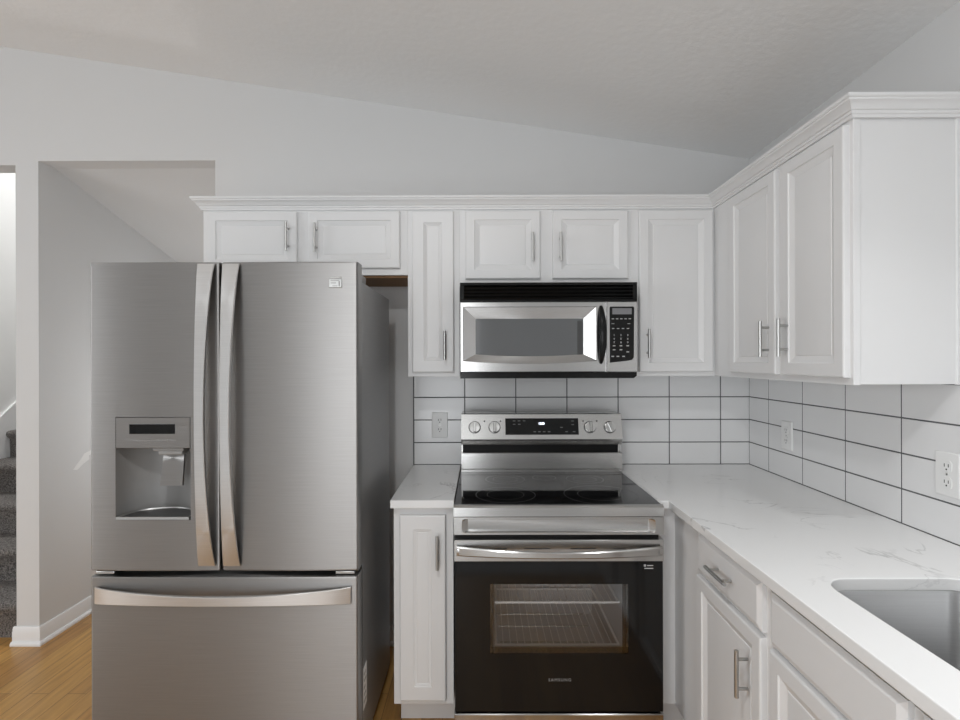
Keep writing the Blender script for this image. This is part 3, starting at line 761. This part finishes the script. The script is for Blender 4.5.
# door with funnel-shaped recess round the window
DZ0, DZ1, DX1 = 1.3925, 1.6925, 0.5285
def dpts(u0, u1, v0, v1, sag, n=10):
    bot = [(u0 + (u1 - u0) * k / n, v0 - sag * (1 - (2 * k / n - 1) ** 2)) for k in range(n + 1)]
    top_ = [(u1 - (u1 - u0) * k / n, v1) for k in range(n + 1)]
    return bot + top_
bm = B()
seq = [(MX0, DX1, DZ0, DZ1, 0, -0.03), (MX0, DX1, DZ0, DZ1, 0, 0.004), (MX0 + 0.003, DX1 - 0.003, DZ0 + 0.003, DZ1 - 0.003, 0, 0.007),
       (-0.081, 0.490, 1.440, 1.672, 0.012, 0.007), (-0.078, 0.487, 1.443, 1.670, 0.012, 0.004), (-0.026, 0.434, 1.470, 1.620, 0.009, -0.0105)]
loft(bm, [[mf(u, v, w) for u, v in dpts(a, c_, d_, e_, s)] for a, c_, d_, e_, s, w in seq], cap1=False)
md = new_obj('door', bm, 'microwave_steel', mw, sharp=22)
bm = B(); loft(bm, [[mf(u, v, w) for u, v in dpts(-0.028, 0.436, 1.468, 1.622, 0.009)] for w in (-0.020, -0.0100)]); new_obj('window', bm, 'microwave_glass', md, label='dark gray window')
bm = B(); loft(bm, [[mf(u, v, w) for u, v in rrect(0.409, 0.431, 1.466, 1.612, 0.004, 3)] for w in (-0.014, -0.0095)]); new_obj('window_border', bm, 'dark_gray', md)
bm = B(); N = 24; loops = []
for k in range(N + 1):
    t = k / N; s = math.sin(math.pi * t); z = 1.428 + 0.247 * t
    o_ = 0.008 + 0.030 * s ** 0.7; w = 0.005 + 0.0095 * s ** 0.5
    loops.append([mf(0.5065 + 0.003 * s + w * math.cos(q), z, o_ + 0.009 * math.sin(q)) for q in [2 * math.pi * j / 12 for j in range(12)]])
loft(bm, loops); new_obj('handle', bm, 'panel_black', md, label='black bowed handle', sharp=50)
bm = B(); rings(bm, mf, 0.5305, MX1, DZ0, DZ1, [(0, -0.03), (0, 0.004), (0.003, 0.007)]); new_obj('control_fascia', bm, 'microwave_steel', mw)
def kpoly(gr=0):
    return [(0.5435 + gr, 1.432 + gr), (0.618, 1.440 + gr), (0.638, 1.444 + gr), (0.646 - gr, 1.455), (0.648 - gr, 1.666), (0.644 - gr, 1.671 - gr), (0.547 + gr, 1.671 - gr), (0.5435 + gr, 1.667)]
bm = B(); loft(bm, [[mf(u, v, w) for u, v in kpoly(g_)] for g_, w in ((0, 0.005), (0, 0.0085), (0.001, 0.009))]); kp = new_obj('keypad', bm, 'panel_black', mw, label='black keypad')
bm = B(); rings(bm, mf, 0.555, 0.637, 1.638, 1.664, [(0, 0.008), (0, 0.0095)]); new_obj('display', bm, 'lcd', kp)
bm = B()
for u in (0.557, 0.575, 0.593, 0.611, 0.629): rings(bm, mf, u - 0.005, u + 0.005, 1.617, 1.6205, [(0, 0.008), (0, 0.0093)])
for u in (0.558, 0.579, 0.600, 0.621): rings(bm, mf, u - 0.005, u + 0.005, 1.576, 1.579, [(0, 0.008), (0, 0.0093)])
for u in (0.557, 0.625): rings(bm, mf, u - 0.006, u + 0.006, 1.597, 1.599, [(0, 0.008), (0, 0.0093)])
new_obj('button_print', bm, 'print_gray', kp)
labels = ['1', '2', '3', '4', '5', '6', '7', '8', '9']
for k, (r, c_) in enumerate([(r, c_) for r in range(3) for c_ in range(3)]):
    bm = text_mesh(labels[k], 0.0105, lambda u, v, w, r=r, c_=c_: mf(0.562 + c_ * 0.029 + u, 1.549 - r * 0.0155 + v, 0.0093 + w), 0.0002, 1, 0.0003)
    new_obj('key_digit', bm, 'print_gray', kp)
bm = B()
for u, v in ((0.562, 1.504), (0.591, 1.504), (0.620, 1.504), (0.562, 1.487), (0.591, 1.487), (0.620, 1.478), (0.556, 1.459), (0.578, 1.459), (0.602, 1.459)):
    rings(bm, mf, u - 0.0055, u + 0.0055, v - 0.0022, v + 0.0022, [(0, 0.008), (0, 0.0093)])
new_obj('button_print', bm, 'print_gray', kp)

# ------------------------------------------------------------------ outlets
def outlet(mp, u, v, label, loc):
    o = thing('wall_outlet', label, 'outlet', loc, 'white wall outlets')
    bm = B(); loft(bm, [[mp(a, c_, w) for a, c_ in rrect(u - h, u + h, v - k, v + k, 0.003, 3)] for h, k, w in ((0.040, 0.0635, 0), (0.040, 0.0635, 0.003), (0.0375, 0.061, 0.0055))])
    new_obj('cover_plate', bm, 'plastic_white', o)
    for s in (-1, 1):
        bm = B(); loft(bm, [[mp(a, c_, w) for a, c_ in rrect(u - 0.0165, u + 0.0165, v + s * 0.0235 - 0.0165, v + s * 0.0235 + 0.0165, 0.009, 5)] for w in (0.004, 0.0072)])
        rc = new_obj('receptacle', bm, 'plastic_white', o)
        bm = B(); cz_ = v + s * 0.0235
        for du in (-0.0065, 0.0065): rings(bm, mp, u + du - 0.0012, u + du + 0.0012, cz_ - 0.002, cz_ + 0.007, [(0, 0.006), (0, 0.0074)])
        cyl(bm, mp(u, cz_ - 0.009, 0.006), mp(u, cz_ - 0.009, 0.0074), 0.0026, 10)
        new_obj('slots', bm, 'slot', rc)
    bm = B(); cyl(bm, mp(u, v, 0.004), mp(u, v, 0.0066), 0.003, 10); new_obj('screw', bm, 'nickel', o)
outlet(facing_front(D - 0.0088), -0.2156, 1.116, 'white wall outlet on the tiles left of the stove', (-0.2156, D - 0.0088, 1.0525))
outlet(facing_left(XR - 0.0088), 2.309, 1.107, 'white wall outlet on the right wall tiles, the one near the corner', (XR - 0.0088, 2.309, 1.0435))
outlet(facing_left(XR - 0.0088), 1.513, 1.110, 'white wall outlet on the right wall tiles, the one above the sink end', (XR - 0.0088, 1.513, 1.0465))

# ------------------------------------------------------------------ staircase
st = thing('staircase', 'gray-brown carpeted stairs going up behind the left opening', 'stairs', (-2.83, 2.70, 0))
RISE, RUN = 0.19, 0.25
for k in range(9):
    y0 = 2.69 + RUN * k; zt = RISE * (k + 1); zb = max(0, zt - RISE - 0.0)
    pr = [(y0 + 0.02, zb), (y0 + 0.015, zt - 0.06), (y0 - 0.004, zt - 0.045), (y0 - 0.014, zt - 0.03), (y0 - 0.012, zt - 0.012), (y0 + 0.004, zt - 0.001), (y0 + 0.03, zt), (y0 + RUN + 0.02, zt), (y0 + RUN + 0.02, zb)]
    bm = B(); prism(bm, pr, 'x', SX0 + 0.02, SX1 - 0.012)
    new_obj('step', bm, 'carpet', st, sharp=60)
sl = RISE / RUN
bm = B(); prism(bm, [(2.70, 0.0), (2.70, 0.34), (4.9, 0.34 + 2.2 * sl), (4.9, 0.0)], 'x', SX0, SX0 + 0.018)
struct('trim_3', bm, 'trim_paint', label='white skirt board beside the stairs')
